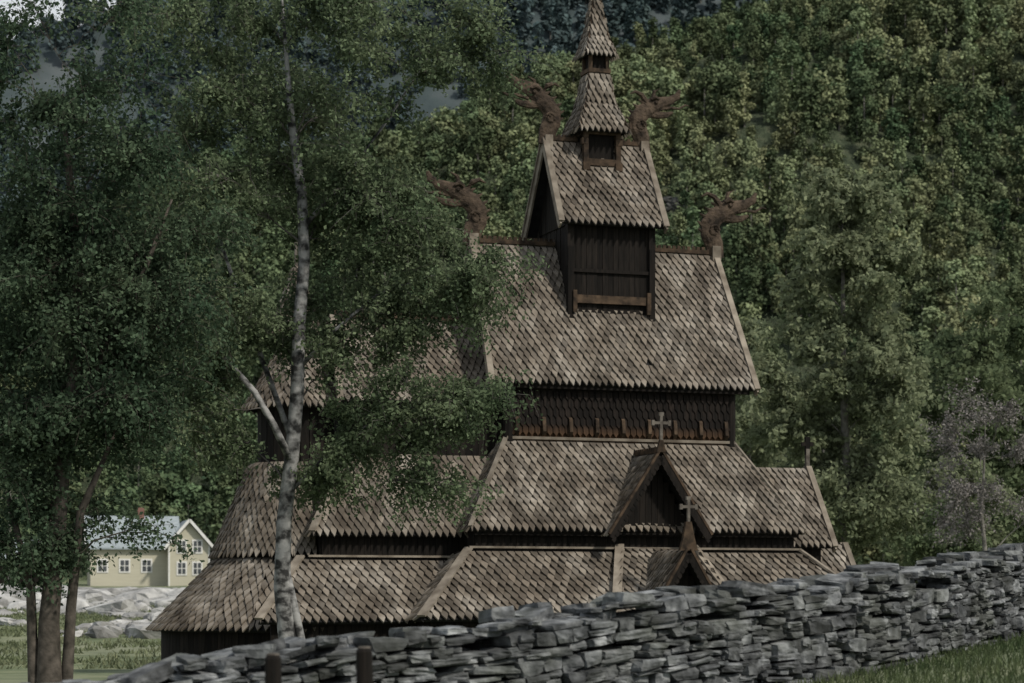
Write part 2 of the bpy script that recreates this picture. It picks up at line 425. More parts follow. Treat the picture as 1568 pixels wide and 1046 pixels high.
# pale outcrop and rubble in the field
mb=MB()
for i in range(60):
    Y=random.uniform(150,190); X=Y*random.uniform(-.24,-.135)
    h=random.uniform(.4,1.05)
    stone(mb,(X,Y,gh(X,Y)+.05),(h*random.uniform(1.2,2.6),h*1.4,h*.85),random.uniform(-.4,.4),random.uniform(-.2,.2),random.uniform(-.2,.2),rough=.45,pw=3)
for i in range(620):
    Y=random.choice([random.uniform(100,125),random.uniform(125,178),random.uniform(150,215)])
    X=Y*random.uniform(-.245,-.135)+random.uniform(-1,1)
    if noise.noise(V((X*.2,Y*.06,0)))<-.03: continue
    h=abs(random.gauss(0,.2))+.12
    stone(mb,(X,Y,gh(X,Y)+h*.15),(h*random.uniform(.9,2.0),h*1.2,h*random.uniform(.5,.9)),random.uniform(0,6),random.uniform(-.3,.3),random.uniform(-.3,.3),rough=.35,pw=4)
mb.build('field_boulders',M_pale)
mb=MB()
for i in range(90):
    t=random.random(); X=25+t*22; Y=384+t*12+random.uniform(-1.8,1.8); h=random.uniform(.5,1.2)
    stone(mb,(X,Y,hillz(X,Y)),(h*2.2,h,h*.8),random.uniform(0,6),.3,random.uniform(-.3,.3),rough=.35,pw=3)
M_scree=noisy('scree_rock',(.05,.052,.05),(.13,.13,.125),scale=.6,bump=.6,island=.4)
mb.build('rock_outcrop',M_scree)

# grass blades: beside the wall, and rough tussocks in the field
rng=np.random.default_rng(4)
def blades(n,x0,x1,y0,y1,h0,h1,w0,w1,lean):
    gx=rng.uniform(x0,x1,n); gy=rng.uniform(y0,y1,n)
    k=np.array([noise.noise(V((a*.5,b*.35,2)))>-.12 for a,b in zip(gx,gy)]) if lean>.06 else np.ones(n,bool)
    gx=gx[k];gy=gy[k];n=len(gx)
    gz=np.array([gh(a,b) for a,b in zip(gx,gy)])
    hgt=rng.uniform(h0,h1,n); ang=rng.uniform(0,6.28,n); wdt=rng.uniform(w0,w1,n)
    lx=rng.normal(0,lean,n); ly=rng.normal(0,lean,n)
    q=np.empty((n,4,3)); ca=np.cos(ang)*wdt; sa=np.sin(ang)*wdt
    q[:,0]=np.stack([gx-ca,gy-sa,gz-.01],1); q[:,1]=np.stack([gx+ca,gy+sa,gz-.01],1)
    q[:,2]=np.stack([gx+lx+ca*.3,gy+ly+sa*.3,gz+hgt],1); q[:,3]=np.stack([gx+lx-ca*.3,gy+ly-sa*.3,gz+hgt],1)
    return q.reshape(-1,3)
L_grass=leafmat('grass_blades',(.045,.07,.032),(.105,.125,.065),scale=.5,trans=.3,isl=.4)
L_grass2=leafmat('pasture_blades',(.10,.125,.065),(.21,.225,.14),scale=.2,trans=.3,isl=.35)
link(bpy.data.objects.new('grass',fast_quads('grass',blades(60000,-6,12,21,42,.04,.15,.006,.013,.04),L_grass)))
link(bpy.data.objects.new('pasture_grass',fast_quads('pasture_grass',blades(42000,-36,-9,74,165,.08,.2,.03,.06,.09),L_grass2)))

for X,Y,zt in ((-2.07,20,1.80),(-1.28,20,1.86)):
    mb=MB(); g=gh(X,Y)
    mb.tube([(X,Y,g-.3),(X+.01,Y,g+.8),(X,Y,zt-.03),(X,Y,zt)],[.078,.075,.072,.055],12)
    e=empty('fence_post'); mb.build('post',M_dark,e)
    m2=MB(); m2.tube([(X,Y,zt+.001),(X,Y,zt+.018)],[.06,.05],12); m2.build('pale_top',M_lite,e)  # paler disc capping the dark post

# ------------------------------------------------------------------ STAVE CHURCH
th=math.radians(19)
church=empty('stave_church',(2.53,70,0),th)
SH=MB(); SL=MB(); DK=MB(); WL=MB(); TR=MB(); BR=MB(); LT=MB()
rs=random.Random(11)
def roof(TL,TR_,BR_,BL,w=.205,ex=.225,t=.09,slab=True):
    TL,TR_,BR_,BL=map(V,(TL,TR_,BR_,BL))
    U=(BR_-BL).normalized(); W=(BR_-BL).length
    n=U.cross(((TL+TR_)/2)-BL).normalized()
    if n.z<0: n=-n
    Up=n.cross(U).normalized()
    if Up.z<0: Up=-Up
    H=(TL-BL).dot(Up); la=(TL-BL).dot(U); ra=(TR_-BL).dot(U)
    if slab: SL.prism([TL,TR_,BR_,BL],-n*t)
    nr=int(H/ex)+1; ex=H/nr
    for j in range(nr):
        b0=j*ex-.05
        bm_=max(0,b0+ex*.5)
        f=min(1,bm_/H); l=la*f; r=W+(ra-W)*f
        off=(.5 if j%2 else 0)+rs.uniform(-.04,.04)
        wave=.012*math.sin(j*1.7)
        k=math.floor(l/w-off)-1
        while (k+off)*w<r+w:
            c=(k+off)*w+rs.uniform(-.008,.008); k+=1
            hwid=w*rs.uniform(.39,.46)
            xl=max(c-hwid,l-.02); xr=min(c+hwid,r+.02)
            if xr-xl<w*.3: continue
            if rs.random()<.001: continue
            jj=rs.uniform(-.022,.014)+wave; hb=.095+rs.uniform(-.012,.022); ht=.006; top=min(b0+ex*1.75,H+.02)
            tx=min(max(c+rs.uniform(-.006,.006),xl),xr); sh=w*.72; tl=rs.uniform(-.008,.008)
            o2=[(tx,b0+jj-.05,hb),(xr,b0+jj+sh,hb-.02+tl),(xr,top,ht),(xl,top,ht),(xl,b0+jj+sh,hb-.02-tl)]
            vs=[BL+U*a+Up*b+n*h for a,b,h in o2]
            vs+= [BL+U*a+Up*b+n*(h-.05) for a,b,h in (o2[0],o2[1],o2[4])]
            SH.add(vs,[(0,1,2,3,4),(0,5,6,1),(4,7,5,0)])
def planks(p0,p1,z0,z1,mb=None,w=.17,zt=None,thick=.1):
    mb=mb or DK; p0=V((*p0,0));p1=V((*p1,0)); d=p1-p0; L=d.length; d.normalize(); n=V((d.y,-d.x,0))
    k=max(1,int(L/w)); w=L/k
    for i in range(k):
        c=p0+d*(i+.5)*w; zz=zt(( i+.5)/k) if zt else z1
        if zz-z0<.03: continue
        o=rs.uniform(0,.02)
        mb.box((c.x+n.x*o,c.y+n.y*o,(z0+zz)/2),(w*.47,thick/2,(zz-z0)/2),d,n,(0,0,1))
def crest(p,q,mb,step=.16,h=.1):
    p=V(p);q=V(q);d=q-p;n=int(d.length/step)
    mb.beam(p,q,.16,.12)
    for i in range(n):
        c=p+d*((i+.5)/n)+V((0,0,.06+h/2)); mb.box(c,(step*.33,.03,h/2),d.normalized(),V((-d.y,d.x,0)).normalized())
def cross(mb,x,y,z,h,w,wy=0):
    mb.box((x,y,z+h/2),(.04,.04,h/2)); mb.box((x,y-.003,z+h*.68),(w/2,.036,.04))
    for sx in (-1,1):
        mb.box((x+sx*w/2,y,z+h*.68),(.04,.04,.075))
    mb.box((x,y,z+h+.02),(.07,.045,.05))
def gable_x(x0r,x1r,x0e,x1e,half,ze,zr,y0=0,board=.2,walls=True,ends=(1,1),wallin=.35,wz=None):
    for s in (-1,1):
        A=(x0r,y0,zr);B=(x1r,y0,zr);C=(x1e,y0+s*half,ze);D=(x0e,y0+s*half,ze)
        roof(A,B,C,D)
        for e,(r,q) in enumerate((((x0r),(x0e)),((x1r),(x1e)))):
            if not ends[e]: continue
            sg=-1 if e==0 else 1
            nz=V((0,s*(zr-ze),half)).normalized()*.085
            TR.beam(V((r+sg*.03,y0,zr+.02))+nz,V((q+sg*.03,y0+s*half*1.01,ze-.03))+nz,.18,.07,up=nz)
            TR.beam(V((r+sg*.05,y0,zr-.1)),V((q+sg*.05,y0+s*half,ze-.12)),.06,.22,up=nz)
    if walls:
        for e,(xx,sg) in enumerate(((x0r+wallin,-1),(x1r-wallin,1))):
            if not ends[e]: continue
            zb=wz if wz is not None else ze
            planks((xx,y0-half*.97),(xx,y0+half*.97),zb,0,DK,zt=lambda t: zr-.12-(zr-ze)*abs(2*t-1))

# --- nave upper
gable_x(-3.9,3.9,-4.15,4.15,2.5,8.5,12.85)
crest((-3.95,0,12.93),(-1.2,0,12.93),BR); crest((1.2,0,12.93),(3.95,0,12.93),BR)
for sy in (-1,1):
    planks((-3.5*1,sy*2.1),(3.5,sy*2.1),6.6,8.95,WL,w=.19)
    DK.beam((-4.0,sy*2.38,8.42),(4.0,sy*2.38,8.42),.1,.12)
    TR.beam((-3.6,sy*2.2,6.93),(3.6,sy*2.2,6.93),.1,.08)
for sx in (-1,1):
    planks((sx*3.5,-2.1),(sx*3.5,2.1),6.5,9.2,WL,w=.19)
    for sy in (-1,1): DK.tube([(sx*3.5,sy*2.1,6.5),(sx*3.5,sy*2.1,9.0)],[.17,.17],10)
for i in range(9):
    x=-3.3+i*.825
    BR.prism([(x-.05,-2.25,7.0),(x-.05,-2.36,7.12),(x-.05,-2.30,7.5),(x-.05,-2.25,7.55)],(.1,0,0))
for row in range(7):
    for i in range(37):
        x=-3.4+(i+(.5 if row%2 else 0))*.187; z0=7.0+row*.26; y0=-2.2-.012
        WL.prism([(x-.08,y0,z0+.36),(x+.08,y0,z0+.36),(x+.08,y0-.035,z0+.1),(x,y0-.045,z0),(x-.08,y0-.035,z0+.1)],(0,.018,0))

# --- nave lean-to tier
def skirt(xt0,xt1,yt,zt_,xe0,xe1,ye,ze,sides='FBLR',yc=0,w=.205,ex=.225):
    a=(xt0,yc-yt,zt_);b=(xt1,yc-yt,zt_);c=(xe1,yc-ye,ze);d=(xe0,yc-ye,ze)
    a2=(xt0,yc+yt,zt_);b2=(xt1,yc+yt,zt_);c2=(xe1,yc+ye,ze);d2=(xe0,yc+ye,ze)
    if 'F' in sides: roof(a,b,c,d,w,ex)
    if 'B' in sides: roof(a2,b2,c2,d2,w,ex)
    if 'L' in sides: roof(a2,a,d,d2,w,ex)
    if 'R' in sides: roof(b,b2,c2,c,w,ex)
    return a,b,c,d
def hipboard(p,q,w=.2,lift=.10,mb=None):
    (mb or TR).beam(V(p)+V((0,0,lift)),V(q)+V((0,0,lift)),w,.06)
a,b,c,d=skirt(-3.6,3.6,2.15,6.85,-5.25,5.1,3.9,4.2)
hipboard(b,c,.13); hipboard(a,d,.13)
for sy in (-1,1):
    planks((-5.0,sy*3.55),(4.85,sy*3.55),3.3,4.55)
    DK.beam((-5.1,sy*3.75,4.12),(4.95,sy*3.75,4.12),.1,.12)
for X in (-5.0,4.85): planks((X,-3.55),(X,3.55),3.3,4.5)
TR.beam((-5.2,-3.64,3.72),(5.1,-3.64,3.72),.08,.06)

# --- nave gallery skirt
a,b,c,d=skirt(-5.2,5.1,3.6,3.6,-7.2,7.05,5.6,1.7,w=.23,ex=.26)
hipboard(a,d,.26); hipboard(b,c,.26)
for sy in (-1,1):
    planks((-6.85,sy*5.25),(6.7,sy*5.25),-.3,1.95,w=.22)
for X in (-6.85,6.7): planks((X,-5.25),(X,5.25),-.3,1.95,w=.22)

# --- chancel
gable_x(-8.2,-3.5,-8.45,-3.6,1.85,7.9,10.45,ends=(1,0))
crest((-8.2,0,10.52),(-3.9,0,10.52),BR)
for sy in (-1,1): planks((-7.9,sy*1.55),(-3.5,sy*1.55),6.2,8.3,DK,w=.19)
planks((-7.9,-1.55),(-7.9,1.55),6.2,8.4,DK)
a,b,c,d=skirt(-8.2,-3.6,1.6,6.4,-9.55,-4.0,2.9,4.05,sides='FBL')
hipboard(a,d,.22)
for sy in (-1,1): planks((-9.2,sy*2.6),(-4.5,sy*2.6),3.1,4.4)
planks((-9.2,-2.6),(-9.2,2.6),3.1,4.4)
a,b,c,d=skirt(-9.8,-5,2.6,3.36,-11.4,-5.5,4.4,1.63,sides='FB',w=.23,ex=.26)
hipboard(a,d,.26)
for sy in (-1,1): planks((-11.0,sy*4.05),(-6.5,sy*4.05),-.3,1.9,w=.22)
TR.beam((-9.6,-2.68,3.46),(-5.2,-2.68,3.46),.08,.06)

# --- apse (round)
def ring(cx,r0,z0,r1,z1,n=16,a0=90,a1=270,w=.2,ex=.22):
    for i in range(n):
        A=math.radians(a0+(a1-a0)*i/n);B=math.radians(a0+(a1-a0)*(i+1)/n)
        p=lambda r,t,z:(cx+r*math.cos(t),r*math.sin(t),z)
        roof(p(r1,A,z1),p(r1,B,z1),p(r0,B,z0),p(r0,A,z0),w,ex)
def ringwall(cx,r,z0,z1,n=40,a0=0,a1=360,mb=None):
    for i in range(n):
        t=math.radians(a0+(a1-a0)*(i+.5)/n); w_=r*math.radians((a1-a0)/n)/2*.96
        (mb or DK).box((cx+r*math.cos(t),r*math.sin(t),(z0+z1)/2),(w_,.05,(z1-z0)/2),(-math.sin(t),math.cos(t),0),(math.cos(t),math.sin(t),0))
ring(-9.4,4.1,1.4,2.15,3.42,12,w=.23,ex=.26)
ringwall(-9.4,3.72,-.3,1.75,60,80,280)
ringwall(-9.4,2.1,3.2,3.9,36,80,280)
ring(-9.3,2.4,3.5,1.3,6.15,12)
ringwall(-9.3,1.05,5.8,8.0,26)
ring(-9.3,1.5,7.75,.45,9.5,12,0,360)
ringwall(-9.3,.42,9.3,10.1,12)
ring(-9.3,.7,10.0,.03,11.9,8,0,360,.16,.18)
LT.box((-9.3,0,12.2),(.04,.04,.4))

# --- west end gabled bay (right)
gable_x(4.2,7.08,4.6,7.2,1.6,3.85,6.33,ends=(0,1))
planks((5.0,-1.3),(6.9,-1.3),1.9,4.1); planks((5.0,1.3),(6.9,1.3),1.9,4.1); planks((6.75,-1.3),(6.75,1.3),1.5,4.2)
LT.box((7.1,0,6.6),(.06,.06,.35)); DK.box((7.1,0,7.05),(.07,.05,.28)); DK.box((7.1,0,7.1),(.2,.04,.06))
gable_x(5.5,8.35,5.6,8.45,1.2,2.2,3.95,ends=(0,1))
planks((6,-1.0),(8.1,-1.0),-.3,2.5); planks((8.1,-1.0),(8.1,1.0),-.3,2.5)

# --- north porch
def gable_y(xc,half,yf,yb,ze,zr,wall_in=.3,zb=None,board_mb=None,w=.19,ex=.21):
    for s in (-1,1):
        roof((xc,yb,zr),(xc,yf,zr),(xc+s*half,yf,ze),(xc+s*half,yb,ze),w,ex)
        nz=V((s*(zr-ze),0,half)).normalized()*.07
        mbx=board_mb or BR
        mbx.beam(V((xc,yf-.03,zr))+nz,V((xc+s*half*1.02,yf-.03,ze-.03))+nz,.12,.07,up=nz)
        DK.beam(V((xc,yf-.05,zr-.12)),V((xc+s*half,yf-.05,ze-.12)),.05,.2,up=nz)
        n=int((zr-ze)/.14)
        for i in range(n):
            t=(i+.5)/n; p=V((xc+s*half*t,yf-.06,zr-.24-(zr-ze)*t)); DK.box(p,(.05,.03,.05),V((1,0,1)).normalized(),(0,1,0),V((-1,0,1)).normalized())
    planks((xc-half*.9,yf+wall_in),(xc+half*.9,yf+wall_in),zb if zb is not None else ze,0,zt=lambda t:zr-.2-(zr-ze)*abs(2*t-1))
gable_y(.33,1.5,-4.3,-2.3,4.1,6.44,wall_in=.5)
crest((.33,-2.45,6.5),(.33,-4.32,6.5),BR,h=.06)
BR.prism([(.18,-4.4,6.45),(.48,-4.4,6.45),(.38,-4.4,6.8),(.28,-4.4,6.8)],(0,.1,0))
cross(LT,.33,-4.35,6.8,.72,.5)
A_=(-.65,-3.62,3.72);B_=(1.65,-3.62,3.72);C_=(2.25,-6.1,1.62);D_=(-1.75,-6.1,1.62)
roof(A_,B_,C_,D_,.22,.25)
roof((-.65,-3.5,3.72),A_,D_,(-1.75,-5.0,1.62),.22,.25)
roof(B_,(1.65,-3.5,3.72),(2.25,-5.0,1.62),C_,.22,.25)
hipboard(A_,D_,.26,.1); hipboard(B_,C_,.26,.1)
planks((-1.5,-5.8),(2.0,-5.8),-.3,1.85)
planks((-1.5,-5.8),(-1.5,-5.2),-.3,1.85)
gable_y(.25,1.0,-6.5,-4.2,1.9,3.62,wall_in=.45,zb=1.5)
DO=MB()  # near-black arched panel, shade of the open porch put into colour
pts=[(-.25,-6.12,-.2),(.75,-6.12,-.2),(.75,-6.12,1.9)]
for i in range(9):
    t=math.pi*i/8; pts.append((.25+.5*math.cos(t),-6.12,1.9+.55*math.sin(t)))
pts.append((-.25,-6.12,1.9)); DO.prism(pts,(0,.03,0))
BR.tube([(.25+.56*math.cos(math.pi*i/10),-6.14,1.9+.62*math.sin(math.pi*i/10)) for i in range(11)],[.06]*11,6)
for sx in (-1,1): BR.tube([(.25+sx*.56,-6.14,-.2),(.25+sx*.56,-6.14,1.9)],[.08,.06],8)
BR.prism([(-.02,-6.55,3.6),(.52,-6.55,3.6),(.42,-6.55,3.95),(.33,-6.55,4.4),(.17,-6.55,4.4),(.08,-6.55,3.95)],(0,.12,0))
cross(LT,.25,-6.5,4.35,.68,.45)

# --- ridge tower stage 1
for sy in (-1,1):
    planks((-1.28,sy*1.2),(1.28,sy*1.2),10.2,13.6)
    BR.beam((-1.1,sy*1.32,11.15),(1.1,sy*1.32,11.15),.1,.24)
    DK.beam((-1.3,sy*1.3,12.0),(1.3,sy*1.3,12.0),.06,.1)
    for sx in (-1,1):
        DK.box((sx*1.3,sy*1.28,11.6),(.09,.09,1.1)); DK.box((sx*1.3,sy*1.25,12.8),(.1,.1,.7))
        BR.beam((sx*1.18,sy*1.38,10.75),(sx*1.18,sy*1.38,11.4),.12,.08,up=(0,1,0))
for sx in (-1,1): planks((sx*1.28,-1.2),(sx*1.28,1.2),10.4,13.7)
gable_x(-1.62,1.56,-1.68,1.6,1.6,13.36,16.05,board=.2,wallin=.3)
crest((-1.6,0,16.12),(-.6,0,16.12),BR,h=.07); crest((.6,0,16.12),(1.55,0,16.12),BR,h=.07)
for sx in (-1,1): TR.box((sx*1.55,-.08,15.9),(.12,.1,.3))
for sx in (-1,1): TR.box((sx*3.93,-.1,12.9),(.14,.1,.22))
# stage 2 belfry
for sx in (-1,1):
    for sy in (-1,1):
        BR.box((sx*.52,sy*.52,15.75),(.075,.075,.75))
        BR.box((sx*.52,sy*.56,15.25),(.11,.09,.12)); BR.box((sx*.56,sy*.52,16.0),(.09,.09,.09))
for sy in (-1,1):
    BR.beam((-.5,sy*.56,15.38),(.5,sy*.56,15.38),.08,.2); BR.beam((-.6,sy*.54,16.28),(.6,sy*.54,16.28),.1,.12)
for sx in (-1,1): BR.beam((sx*.54,-.6,16.28),(sx*.54,.6,16.28),.1,.12)
DK.box((0,0,15.7),(.42,.42,.6))
def pyr(a0,z0,a1,z1,w=.18,ex=.2):
    q=[(-1,-1),(1,-1),(1,1),(-1,1)]
    for i in range(4):
        p=q[i];r=q[(i+1)%4]
        roof((p[0]*a1,p[1]*a1,z1),(r[0]*a1,r[1]*a1,z1),(r[0]*a0,r[1]*a0,z0),(p[0]*a0,p[1]*a0,z0),w,ex)
        hipboard((p[0]*a1,p[1]*a1,z1),(p[0]*a0,p[1]*a0,z0),.06,.05,BR)
pyr(.78,16.30,.44,17.2); pyr(.44,17.2,.3,18.12)
DK.box((0,0,18.3),(.24,.24,.42))
for sx in (-1,1):
    for sy in (-1,1): BR.box((sx*.27,sy*.27,18.35),(.05,.05,.33))
BR.box((0,0,18.2),(.36,.36,.06)); 
pyr(.46,18.66,.27,19.3,.15,.17); pyr(.27,19.3,.02,20.75,.15,.17)

# --- dragon heads
def dragon(x,z,sx,sc,mb,y=0,rise=1.0):
    T=lambda a,b,dy=0:(x+sx*a*sc,y+dy*sc,z+b*sc)
    F=dict(flat=.5,flat_axis=(0,1,0))
    mb.tube([T(0,-.2),T(-.05,.15),T(-.16,.42),T(-.17,.68),T(.0,.9),T(.25,1.02)],[r*sc for r in (.22,.25,.27,.26,.25,.22)],10,**F)
    mb.tube([T(.12,.98),T(.35,1.12*rise),T(.58,1.2*rise),T(.84,1.28*rise),T(1.05,1.41*rise),T(1.13,1.6*rise)],[r*sc for r in (.23,.23,.17,.13,.10,.04)],10,**F)
    mb.tube([T(.2,.9),T(.45,.84),T(.72,.86),T(.92,.95)],[r*sc for r in (.15,.115,.085,.03)],8,**F)
    mb.tube([T(.5,1.0),T(.85,1.08),T(1.1,1.06),T(1.3,1.18),T(1.42,1.16)],[r*sc for r in (.045,.042,.036,.03,.012)],6)
    for t in range(3): mb.tube([T(.55+.12*t,1.06+.03*t),T(.57+.12*t,.96+.03*t)],[.035*sc,.008*sc],5)
    for dy in (-.12,.12):
        mb.tube([T(.2,1.24,dy),T(.33,1.32,dy),T(.46,1.26,dy)],[.04*sc,.07*sc,.03*sc],6)
        mb.tube([T(.36,1.17,dy*1.1),T(.36,1.17,dy*1.35)],[.06*sc,.035*sc],8)
        sp=[T(-.1+.15*math.cos(a)*(1-a/14),.5+.15*math.sin(a)*(1-a/14),dy*1.1) for a in [i*.6 for i in range(14)]]
        mb.tube(sp,[.03*sc]*14,5)
    mb.tube([T(.12,1.16),T(-.04,1.38),T(-.24,1.46),T(-.4,1.38)],[r*sc for r in (.095,.075,.05,.015)],6)
    mb.tube([T(.3,1.26),T(.34,1.5),T(.52,1.6)],[r*sc for r in (.065,.055,.015)],6)
    for t in range(7):
        a,b=[(-.18,.08),(-.30,.25),(-.39,.43),(-.41,.62),(-.34,.82),(-.2,.99),(-.02,1.12)][t]
        mb.tube([T(a+.12,b-.02),T(a-.11,b+.12)],[.085*sc,.014*sc],5)
DR=MB()
dragon(3.98,13.0,1,1.2,DR,rise=.97); dragon(-3.98,13.0,-1,1.2,DR,rise=1.0)
dragon(1.55,16.15,1,1.08,DR); dragon(-1.6,16.15,-1,1.12,DR,rise=1.1)

SH.build('shingles',M_sh,church); SL.build('roof_boarding',M_gap,church); DK.build('plank_walls',M_dark,church); WL.build('upper_walls',M_wallw,church)
TR.build('barge_boards',M_trim,church); BR.build('carved_timber',M_brown,church); LT.build('crosses',M_lite,church); DO.build('doorway_shade',M_gap,church)
DR.build('dragon_heads',noisy('dragon_wood',(.016,.012,.009),(.095,.07,.05),scale=4,bump=1,bdist=.05),church,False)

# ------------------------------------------------------------------ trees
def make_tree(name,base,trunk,radii,ells,cr,lper,leaf,seed,lm,bm_,extra=(),twigs=12,droop=.5,depth=.75,limb0=.25,lr=.006,tw=None,clear=None):
    rng=np.random.default_rng(seed); root=empty(name,base)
    tp=np.array(trunk,float); W=MB(); LB=MB()
    W.tube([V(p) for p in trunk],radii,10)
    H=tp[-1,2]
    def at(z):
        z=min(max(z,0),H); return np.array([np.interp(z,tp[:,2],tp[:,0]),np.interp(z,tp[:,2],tp[:,1]),z])
    nodes=[]
    for pts,rd in extra:
        W.tube(pts,rd,8)
        if pts[0][2]>1:
            for a,b in zip(pts[1:],pts[2:]):
                for t in (0,.5): nodes.append((np.array(a)*(1-t)+np.array(b)*t,rd[2]*.6))
    C=[];Nn=[]
    cl=[]
    for cx,cz,rx,rz,n in ells:
        for i in range(n):
            while True:
                u=rng.uniform(-1,1,3)
                if (u**2).sum()<1: break
            c=np.array([cx+u[0]*rx,u[1]*max(rx*depth,1.0*cr),cz+u[2]*rz])
            if clear and c[1]<.4 and abs(c[0]-at(c[2])[0])<cr*.95 and c[2]<clear: c[1]=abs(c[1])+cr*.8
            cl.append(c)
    cl.sort(key=lambda c: math.hypot(c[0]-at(c[2])[0],c[1]))
    for c in cl:
        hd=math.hypot(c[0]-at(c[2])[0],c[1])
        zt=max(H*limb0*rng.uniform(.9,1.2),c[2]-.6*hd-rng.uniform(.1,.6)*cr*1.5); zt=min(zt,H*.97)
        p0=at(zt); best=np.linalg.norm(c-p0)*.8; r0=None
        for q_,rq in nodes:
            dd=np.linalg.norm(c-q_)
            if dd<best and q_[2]<c[2]+.4*cr and dd>.35*cr: best=dd; p0=q_; r0=rq
        dist=np.linalg.norm(c-p0)
        if r0 is None: r0=min(.018+dist*lr,.4*radii[0])
        else: r0=max(.008,min(r0*.75,.012+dist*lr))
        mid=(p0+c)/2+np.array([0,0,.12*dist])+rng.normal(size=3)*.09*dist
        ts=np.linspace(0,1,8)[:,None]
        lim=(1-ts)**2*p0+2*ts*(1-ts)*mid+ts**2*c
        lim[1:-1]+=rng.normal(size=(6,3))*.022*dist
        LB.tube([V(p) for p in lim],[r0*(1-.75*t) for t in np.linspace(0,1,8)],5,cap=False)
        nodes.append((lim[5],r0*.55)); nodes.append((lim[3],r0*.75))
        crr=cr*rng.uniform(.6,1.35)
        nt_=int(twigs*rng.uniform(.7,1.3))
        for k in range(nt_):
            s=lim[rng.integers(4,8)] + rng.normal(size=3)*.03
            dv=rng.normal(size=3); dv/=np.linalg.norm(dv); dv[2]=dv[2]*.75
            e=c+dv*crr*rng.uniform(.5,1.25)
            e2=e+np.array([dv[0]*.25,dv[1]*.25,-droop*rng.uniform(.3,1.2)])*crr
            LB.tube([V(s),V((s+e)/2+np.array([0,0,.08*crr])),V(e),V(e2)],[r0*.16+.004,r0*.12+.003,r0*.08+.003,.002],3,cap=False)
            m=int(lper/nt_*rng.uniform(.6,1.4))
            t=rng.uniform(.1,1,m)[:,None]
            seg=np.where(t<.6,s+(e-s)*(t/.6),e+(e2-e)*((t-.6)/.4))
            pos=seg+rng.normal(size=(m,3))*crr*.14
            C.append(pos); nn=(pos-c)/crr*.6+rng.normal(size=(m,3))*.7+np.array([0,0,.4]); Nn.append(nn)
    W.build('trunk',bm_,root,True); LB.build('limbs',tw or bm_,root,True)
    q=leaf_quads(rng,np.concatenate(C),np.concatenate(Nn),leaf)
    link(bpy.data.objects.new('leaves',fast_quads('leaves',q,lm)),root)
    return root

bx,by=-4.79,50
tr=[(0.05,0,-.3),(0.0,0,.6),(-.19,0,2.5),(-.15,.05,3.93),(.02,.05,5.34),(.14,0,6.76),(.18,0,8.17),(.29,.05,9.58),(.24,.05,11.0),(.02,0,12.55),(-.08,0,13.8),(-.2,0,15.4)]
rd=[.24,.2,.18,.165,.155,.15,.14,.125,.11,.085,.05,.02]
ex=[([(.38,.1,-.3),(.33,.1,.7),(.1,.05,1.9),(-.1,0,2.9)],[.14,.12,.1,.08]),
    ([(.02,0,5.2),(-.35,-.2,6.0),(-.75,-.3,6.7),(-1.35,-.4,7.4),(-2.2,-.5,7.9)],[.09,.08,.07,.055,.03]),
    ([(.15,0,7.2),(.9,-.1,8.0),(1.9,.2,8.9),(3.1,.3,9.3)],[.05,.04,.03,.015]),
    ([(.02,0,4.6),(.7,.2,5.3),(1.6,.3,6.0),(2.8,.2,6.4)],[.045,.038,.03,.015]),
    ([(.2,0,10.2),(1.0,.3,11.2),(2.0,.4,12.6),(3.1,.2,14.2)],[.06,.05,.035,.015]),
    ([(.05,0,5.6),(-.5,.6,7.0),(-1.2,1.0,8.8),(-1.8,1.1,10.6)],[.07,.06,.05,.025])]
ell=[(-.2,14.0,3.9,1.9,42),(-.9,11.4,3.5,1.7,38),(2.1,10.8,1.7,1.5,18),(3.7,9.2,1.5,.75,14),(2.7,6.4,1.9,1.0,22),(1.9,4.95,2.0,.6,13),(-2.0,7.9,2.1,1.7,26),(3.5,14.4,1.6,1.0,9),(1.4,8.4,1.5,1.1,18),(3.7,4.3,.3,.4,1),(-1.9,5.9,1.3,.7,8)]
make_tree('birch_tree',(bx,by,gh(bx,by)),tr,rd,ell,.72,600,.10,21,L_birch,M_birch,ex,depth=.55,tw=M_twig,clear=13.0)
lx_,ly_=-8.82,44
tr=[(0,0,-.3),(0,0,.6),(.0,0,1.95),(.12,0,3.2),(.25,0,4.8),(.5,0,6.8),(.55,0,8.8),(.35,0,10.8),(.25,0,12.0)]
rd=[.32,.26,.2,.17,.15,.13,.1,.06,.02]
ex=[([(.3,.1,-.3),(.32,.1,.8),(.42,0,2.2),(.6,0,4.0),(1.3,0,5.6)],[.15,.12,.1,.08,.03]),
    ([(-.25,0,-.3),(-.3,0,1.0),(-.35,0,2.6),(-.8,0,4.4)],[.13,.11,.09,.04]),
    ([(.4,0,5.5),(1.1,-.3,7.0),(1.9,-.4,8.6),(2.4,-.4,9.9)],[.08,.07,.05,.02])]
ell=[(.2,10.9,2.4,2.1,32),(-.2,7.9,2.1,1.9,38),(1.1,6.15,1.9,.9,22),(1.7,9.2,1.9,1.8,24),(-.3,5.2,1.2,1.0,18),(1.3,3.8,.9,.5,3),(0.1,3.0,.6,.6,4),(-.5,3.6,.8,.7,7),(0.5,13.2,2.6,.6,5),(2.2,7.4,1.4,1.0,10)]
make_tree('deciduous_tree',(lx_,ly_,gh(lx_,ly_)),tr,rd,ell,.68,580,.095,5,L_left,M_bark,ex,depth=.7)

